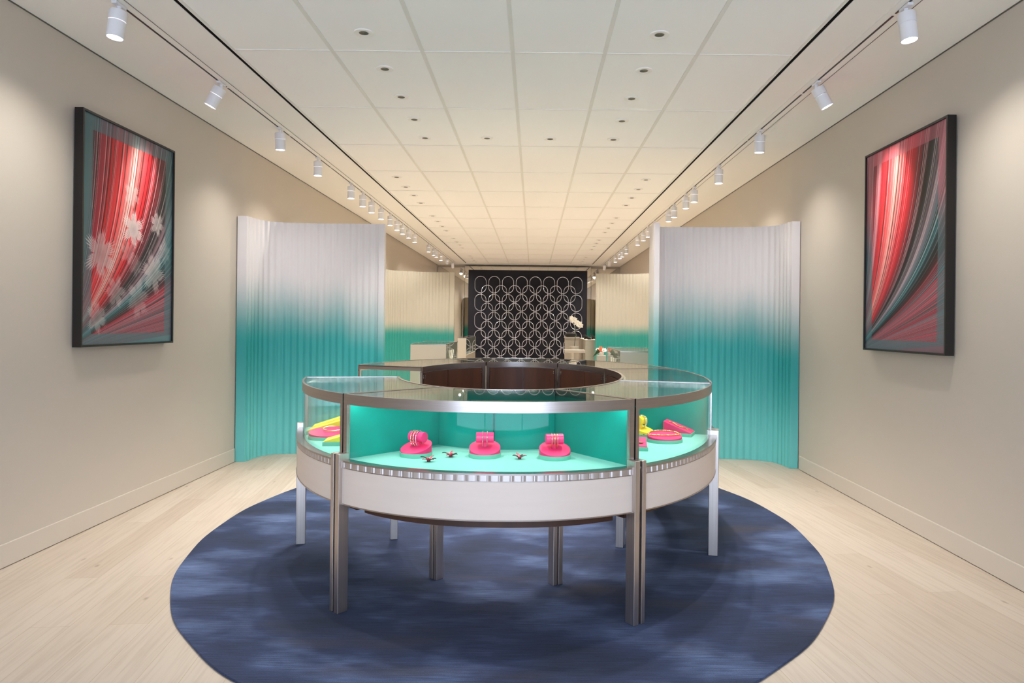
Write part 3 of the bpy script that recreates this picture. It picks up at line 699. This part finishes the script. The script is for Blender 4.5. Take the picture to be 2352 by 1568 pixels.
for i, (x, y, gr) in enumerate(DL):
    if p0 is None: p0 = downlight_proto((x, y, H), '', gr); o = p0
    else: o = copy_tree(p0); o.location = (x, y, H)
    cnt[gr] = cnt.get(gr, 0) + 1; o['group'] = gr; o['label'] = ''
    DL[i] = (x, y, gr, cnt[gr], o)
ordn = ['nearest', 'second', 'third', 'fourth', 'fifth', 'sixth', 'seventh', 'eighth', 'ninth', 'tenth', 'eleventh', 'twelfth', 'thirteenth', 'fourteenth', 'fifteenth', 'sixteenth', 'seventeenth', 'eighteenth', 'nineteenth', 'twentieth']
for (x, y, gr, c_, o) in DL:
    if 'showcases' in gr:
        side = 'left' if x < 0 else 'right'
        k = c_ - 2
        o['label'] = ('white pinhole downlight just beyond the top edge, %s row' % side) if k < 0 else 'white pinhole downlight, %s in the %s row above the showcases' % (['nearest','second','third','fourth','farthest'][k] if side == 'left' else ['nearest','second','third','farthest'][k], side)
    elif 'cross' in gr:
        o['label'] = 'white pinhole downlight in the cross row, %s' % ['left of the centre grid bar', 'right of the centre grid bar', 'at its right end'][c_-1]
    else:
        side = 'left' if x < 0 else 'right'; q = (c_-1)//4; r_ = (c_-1) % 4
        o['label'] = 'white pinhole downlight, %s of the %s cluster of four, %s side' % (['nearest', 'second', 'third', 'farthest'][r_], ['nearest', 'second', 'third', 'farthest'][q], side)

# ------------------------------------------------------------------ lighting tracks and spotlights
def track(X, label):
    t = thing('lighting_track', (X, 10, H), label, 'lighting track', 'ceiling lighting tracks')
    MB().box(-.055, .055, 1.2-10, 20.3-10, -.005, -.001).build('housing', M['ceiling'], t)
    b = MB(); b.box(.052, .056, 1.2-10, 20.3-10, -.007, -.0051); b.build('edge_seam', M['baffle'], t)
    y = 1.25
    for k in range(14):
        b = MB(); b.box(-.011, .002, y-10, y+1.33-10, -.0072, -.0051); b.build('slot', M['black_satin'], t); y += 1.36
    return t
track(-2.36, 'long white lighting track on the ceiling along the left wall')
track(2.04, 'long white lighting track on the ceiling along the right wall')
def spot_proto(loc):
    t = thing('track_spotlight', loc, '', 'spotlight', 'spotlights')
    MB().box(-.015, .015, -.05, .05, -.024, -.0075).build('adapter', M['white'], t, bevel=.003)
    MB().lathe([(.012, -.06), (.012, -.02)], 12).build('stem', M['white'], t, smooth=True)
    head = bpy.data.objects.new('head', None); 
    b = MB(); b.lathe([(.043, -.075), (.047, -.073), (.047, -.020), (.044, -.015), (.01, -.015)], 28)
    hd = b.build('collar', M['white'], t, smooth=True); hd.location = (0, 0, -.035)
    b = MB(); b.lathe([(.041, -.170), (.045, -.170), (.045, -.0775), (.041, -.0775)], 28, cap=False); b.lathe([(.044, -.0775), (.030, -.0775)], 28, cap=False)
    b.build('body', M['white'], hd, smooth=True)
    MB().lathe([(.001, -.164), (.0415, -.164)], 28, cap=False).build('lens', M['lens'], hd)
    ld = bpy.data.lights.new('spot_lamp', 'SPOT'); ld.energy = POWER_TRACK; ld.spot_size = R(140); ld.spot_blend = 1.0; ld.color = (1, .96, .88); ld.shadow_soft_size = .035
    lo = bpy.data.objects.new('spot_lamp', ld); COL.objects.link(lo); lo.parent = hd; lo.location = (0, 0, -.175)
    return t
LY = [3.92, 5.20, 6.41, 7.54, 8.905, 9.516, 10.035, 10.66, 11.34, 11.90, 12.41, 13.01, 13.67, 15.48, 16.27, 16.69, 17.54, 18.69, 20.0]
RY = [3.84, 5.06, 6.32, 7.72, 8.905, 9.39, 10.18, 10.59, 11.85, 12.47, 13.02, 13.74, 15.41, 16.14, 16.57, 17.5, 18.82, 20.1]
sp0 = None; far_d = None
for side, X, ys in (('left', -2.36, LY), ('right', 2.04, RY)):
    for k, y in enumerate(ys):
        if sp0 is None: sp0 = spot_proto((X, y, H)); o = sp0
        else: o = copy_tree(sp0); o.location = (X, y, H)
        sg = -1 if side == 'left' else 1
        hd = [c_ for c_ in o.children if c_.name.startswith('collar')][0]
        ax, ay = 0.0, 0.0
        if k == 0: ax, ay = R(-4), R(-5)*sg
        if k == 1: ax, ay = R(-3), R(-27)*sg
        if k in (2,): ax, ay = R(4), 0
        if k >= len(ys)-2: ax = R(32)
        hd.rotation_euler = (ax, ay, 0)
        for lo in hd.children:
            if lo.type == 'LIGHT': lo.rotation_euler = (0, R(-4)*sg, 0)
            if lo.type == 'LIGHT' and k == 1:
                lo.data = lo.data.copy(); lo.data.energy = POWER_TRACK*.8; lo.data.spot_size = R(50); lo.data.spot_blend = 1
                lo.rotation_euler = (0, R(-8)*sg, 0)
            if lo.type == 'LIGHT' and k >= 4:
                if far_d is None: far_d = lo.data.copy(); far_d.energy = POWER_TRACK*.6
                lo.data = far_d
            if lo.type == 'LIGHT' and k in (0,):
                lo.data = lo.data.copy(); lo.data.energy = POWER_TRACK*.6; lo.data.spot_size = R(130)
        o['group'] = 'white spotlights on the %s track' % side
        if k == 1: lb = 'white spotlight tilted towards the framed print on the %s wall' % side
        else: lb = 'white cylinder spotlight, %s along the %s ceiling track' % (ordn[k], side)
        o['label'] = lb

# ------------------------------------------------------------------ far end: mirrors, header, navy panel with links
mr = MB(); mr.box(XL+.01, -2.13, YB-.05, YB-.012, .02, 3.12); o = mr.build('wall_mirror', M['mirror']); tag(o, 'tall wall mirror left of the navy chain-link panel', 'mirror', 'end wall mirrors')
mr = MB(); mr.box(1.75, XR-.01, YB-.05, YB-.012, .02, 3.12); o = mr.build('wall_mirror', M['mirror']); tag(o, 'tall wall mirror right of the navy chain-link panel', 'mirror', 'end wall mirrors')
t = thing('link_wall_panel', (-.19, 21.1, 0), 'navy wall panel covered with rows of interlocking chrome oval links', 'wall panel')
MB().box(-1.80, 1.80, -.05, .0, .02, 3.03).build('backboard', M['navy'], t)
fr = MB(); fr.box(-1.91, -1.80, -.07, .15, .02, 3.14); fr.box(1.80, 1.91, -.07, .15, .02, 3.14); fr.box(-1.80, 1.80, -.07, .15, 3.03, 3.14)
fr.build('chrome_surround', M['mirror'], t)
def stadium(w_, h_, n=22):
    r_ = w_/2; s = (h_-w_)/2
    return [(r_*math.cos(PI*k/n), 0, s + r_*math.sin(PI*k/n)) for k in range(n+1)] + [(-r_*math.cos(PI*k/n), 0, -s - r_*math.sin(PI*k/n)) for k in range(n+1)]
lk0 = None
for fam, z0, nx, nz, x0, dy in ((0, 2.845, 8, 5, -1.62, -.068), (1, 2.575, 7, 5, -1.415, -.085)):
    for r_ in range(nz):
        for c_ in range(nx):
            zc = z0 - .258 - .542*r_
            if lk0 is None: lk0 = MB().tube(stadium(.342, .50), .0125, 8, True).build('chain_link', M['chrome'], t, smooth=True); o = lk0
            else: o = lk0.copy(); COL.objects.link(o); o.parent = t
            o.location = (x0 + .415*c_ + .19, dy, zc); o.rotation_euler = (0, 0, R(3 if fam else -3))

# ------------------------------------------------------------------ counters at the far end
def vitrine(loc, W_, D_, H_, gh, label, side, name='glass_counter', front='panel'):
    """box showcase; W_ along x, D_ along y, gh = glass height; solid end facing the camera"""
    t = thing(name, loc, label, 'display case', 'counters at the far end')
    MB().box(0, W_, 0, D_, .0, H_-gh-.012).build('cabinet', M['counter'], t, bevel=.003)
    MB().box(0, W_, 0, .03, H_-gh-.0119, H_-.012).build('end_panel', M['counter'], t)
    MB().box(0, W_, D_-.03, D_, H_-gh-.0119, H_-.012).build('end_panel', M['counter'], t)
    MB().box(.004, W_-.004, .004, D_-.004, H_-.0119, H_-.002).build('glass_top', M['glass'], t)
    f = MB()
    for x in (0, W_-.012): f.box(x, x+.012, 0, D_, H_-.012, H_)
    for y in (0, D_-.012): f.box(.012, W_-.012, y, y+.012, H_-.012, H_)
    f.build('top_frame', M['steel'], t)
    for x in (0.004, W_-.008): MB().box(x, x+.004, .03, D_-.03, H_-gh, H_-.013).build('side_glass', M['glass'], t)
    MB().box(.02, W_-.02, .04, D_-.04, H_-gh-.01, H_-gh).build('lining', M['cream'], t)
    return t
vitrine((-1.77, 10.0, 0), .51, 1.55, 1.10, .36, 'long glass topped counter with a plain grey-beige end, before the far left screen', 1)
vitrine((-1.50, 13.72, 0), .17, 2.2, 1.12, .34, 'narrow counter with lit white interior, before the left edge of the navy panel', 1)
vitrine((1.005, 8.03, 0), .52, 1.45, 1.10, .34, 'glass topped counter with a plain end, before the far right screen', -1)
def decal(xc, y0, z0, s, flip, label):
    t = thing('link_emblem', (xc, y0, z0), label, 'emblem', 'white link emblems on glass')
    b = MB(); b.tube([(0, -.10*s+.2*s*k/12, -.08*s*math.sin(PI*k/12)*flip) for k in range(13)], .008, 6)
    b.tube([(0, -.03*s, -.07*s*flip), (0, -.03*s, -.22*s)], .006, 6); b.tube([(0, .03*s, -.07*s*flip), (0, .03*s, -.22*s)], .006, 6)
    b.build('curved_mark', M['petal'], t, smooth=True)
decal(-1.252, 10.7, .99, 1.6, 1, 'white curved link emblem on the side glass of the left counter')
decal(.997, 8.75, .99, 1.6, 1, 'white curved link emblem on the side glass of the right counter')
# desk, plinths and tall cabinet at the right rear
t = thing('service_cabinet', (1.09, 14.6, 0), 'tall grey-beige cabinet against the far right screen, black ribbons on top', 'cabinet')
MB().box(0, .55, 0, .5, 0, 1.07).build('body', M['counter'], t, bevel=.004); MB().box(-.01, .56, -.01, 2.2, 1.0701, 1.085).build('top', M['counter'], t)
MB().box(0, .55, .5, 2.18, 0, 1.07).build('side', M['counter'], t)
t = thing('display_plinth', (.84, 15.3, 0), 'tall white plinth with black object on top, right of the navy panel', 'plinth')
MB().box(-.14, .16, 0, .35, 0, 1.10).build('column', M['counter'], t, bevel=.004); MB().box(-.155, .175, -.015, .365, 1.1001, 1.125).build('cap', M['counter'], t)
t = thing('side_table', (.55, 12.2, 0), 'small white shelf table jutting out before the tall plinth', 'table')
MB().box(0, .36, 0, .3, .905, .955).build('table_top', M['counter'], t, bevel=.004); MB().box(.17, .25, .1, .2, 0, .9049).build('pedestal', M['counter'], t)
def blob(b, c, r, n=8, sq=(1, 1, 1)):
    b.lathe([(r*math.sin(PI*k/6)+1e-4, -r*math.cos(PI*k/6)) for k in range(7)], n, Matrix.Translation(c) @ Matrix.Diagonal((sq[0], sq[1], sq[2], 1)), cap=False)
def petal(b, c, ang, rad, size, face, tilt):
    """flattened petal set rad out from the flower centre, facing `face`"""
    q = Vector(face).normalized().to_track_quat('Z', 'Y').to_matrix().to_4x4()
    m_ = Matrix.Translation(c) @ q @ Matrix.Rotation(ang, 4, 'Z') @ Matrix.Translation((rad, 0, 0)) @ Matrix.Rotation(-tilt, 4, 'Y') @ Matrix.Diagonal((1.15, .85, .22, 1))
    b.lathe([(size*math.sin(PI*k/6)+1e-4, -size*math.cos(PI*k/6)) for k in range(7)], 10, m_, cap=False)
t = thing('black_bag', (.83, 15.45, 1.125), 'small black rounded bag on the tall white plinth', 'bag')
b = MB(); b.lathe([(.10, 0), (.13, .03), (.12, .08), (.07, .10)], 36, Matrix.Diagonal((1, .7, 1, 1))); b.build('body', M['black_satin'], t, smooth=True)
MB().tube([(-.05, 0, .09), (-.03, 0, .15), (.0, 0, .17), (.03, 0, .15), (.05, 0, .09)], .008, 6).build('handle', M['black_satin'], t, smooth=True)
for x, lb in ((1.14, 'left black satin bow on the tall cabinet'), (1.30, 'right black satin bow on the tall cabinet')):
    t = thing('ribbon_bow', (x, 14.9, 1.0855), lb, 'ribbon', 'black bows'); b = MB()
    b.tube([(-.08, -.05, .10), (-.03, 0, .07), (.04, .02, .03), (.10, 0, .012)], [.006, .03, .035, .012], 8)
    b.tube([(.08, -.04, .03), (.02, 0, .04), (-.05, .03, .02)], [.01, .02, .018], 8); b.build('loop', M['black_satin'], t, smooth=True)
# orchid
random.seed(5)
t = thing('potted_orchid', (.86, 14.6, 0), 'white orchid with arching blooms before the right edge of the navy panel', 'plant')
MB().lathe([(.10, 0), (.10, .95), (.001, .95)], 20).build('plinth_pot', M['counter'], t, smooth=True)
MB().tube([(0, 0, .95), (.02, 0, 1.2), (.03, 0, 1.42), (-.02, -.02, 1.53), (-.07, -.03, 1.53)], .006, 6).build('stem', M['green'], t, smooth=True)
for k in range(9):
    u = k/8; c_ = (-.07+.20*u, -.03, 1.53-.14*u+random.uniform(-.03, .03)); b = MB()
    for a in range(5):
        petal(b, c_, 2*PI*a/5+k, .026, .026, Vector((random.uniform(-.3, .3), -1, random.uniform(-.2, .2))), .15)
    petal(b, c_, 0, .0, .010, Vector((0, -1, 0)), .2)
    b.build('bloom', M['petal'], t, smooth=True)
# bouquet on a white plinth
t = thing('white_plinth', (.97, 9.75, 0), 'slim white plinth behind the right glass counter, under the bouquet', 'plinth')
MB().box(-.07, .05, 0, .14, 0, .975).build('column', M['counter'], t, bevel=.003)
t = thing('flower_bouquet', (.962, 9.82, .9755), 'coral and cream flower bouquet on the slim white plinth', 'flowers')
b = MB(); b.lathe([(.03, 0), (.04, .03), (.03, .05)], 14); b.build('bowl', M['cream'], t, smooth=True)
for k in range(11):
    c_ = (random.uniform(-.055, .05), random.uniform(-.04, .04), random.uniform(.04, .10)); b = MB(); fc = Vector((c_[0], -.10, .05)).normalized()
    for ring, (rr_, cnt_, tl_) in enumerate(((.016, 6, .5), (.009, 5, 1.0), (.002, 2, 1.4))):
        for a in range(cnt_): petal(b, c_, 2*PI*a/cnt_ + ring*.5, rr_, .014, fc, tl_)
    b.build('rose', M['coral'] if k % 3 else M['petal'], t, smooth=True)
b = MB()
for k in range(6):
    d = random.uniform(-1, 1); b.tube([(0, 0, .05), (-.06, -.03, .05+.03*d), (-.11+.02*d, -.05, .03*d)], [.004, .010, .002], 6)
b.build('foliage', M['green'], t, smooth=True)
t = thing('round_table', (.66, 8.9, 0), 'low pale pink round table top before the right glass counter', 'table')
MB().lathe([(.22, .86), (.22, .885)], 40).build('table_top', M['counter'], t, smooth=True); MB().lathe([(.16, 0), (.02, .02), (.02, .8599)], 20).build('pedestal', M['steel'], t, smooth=True)
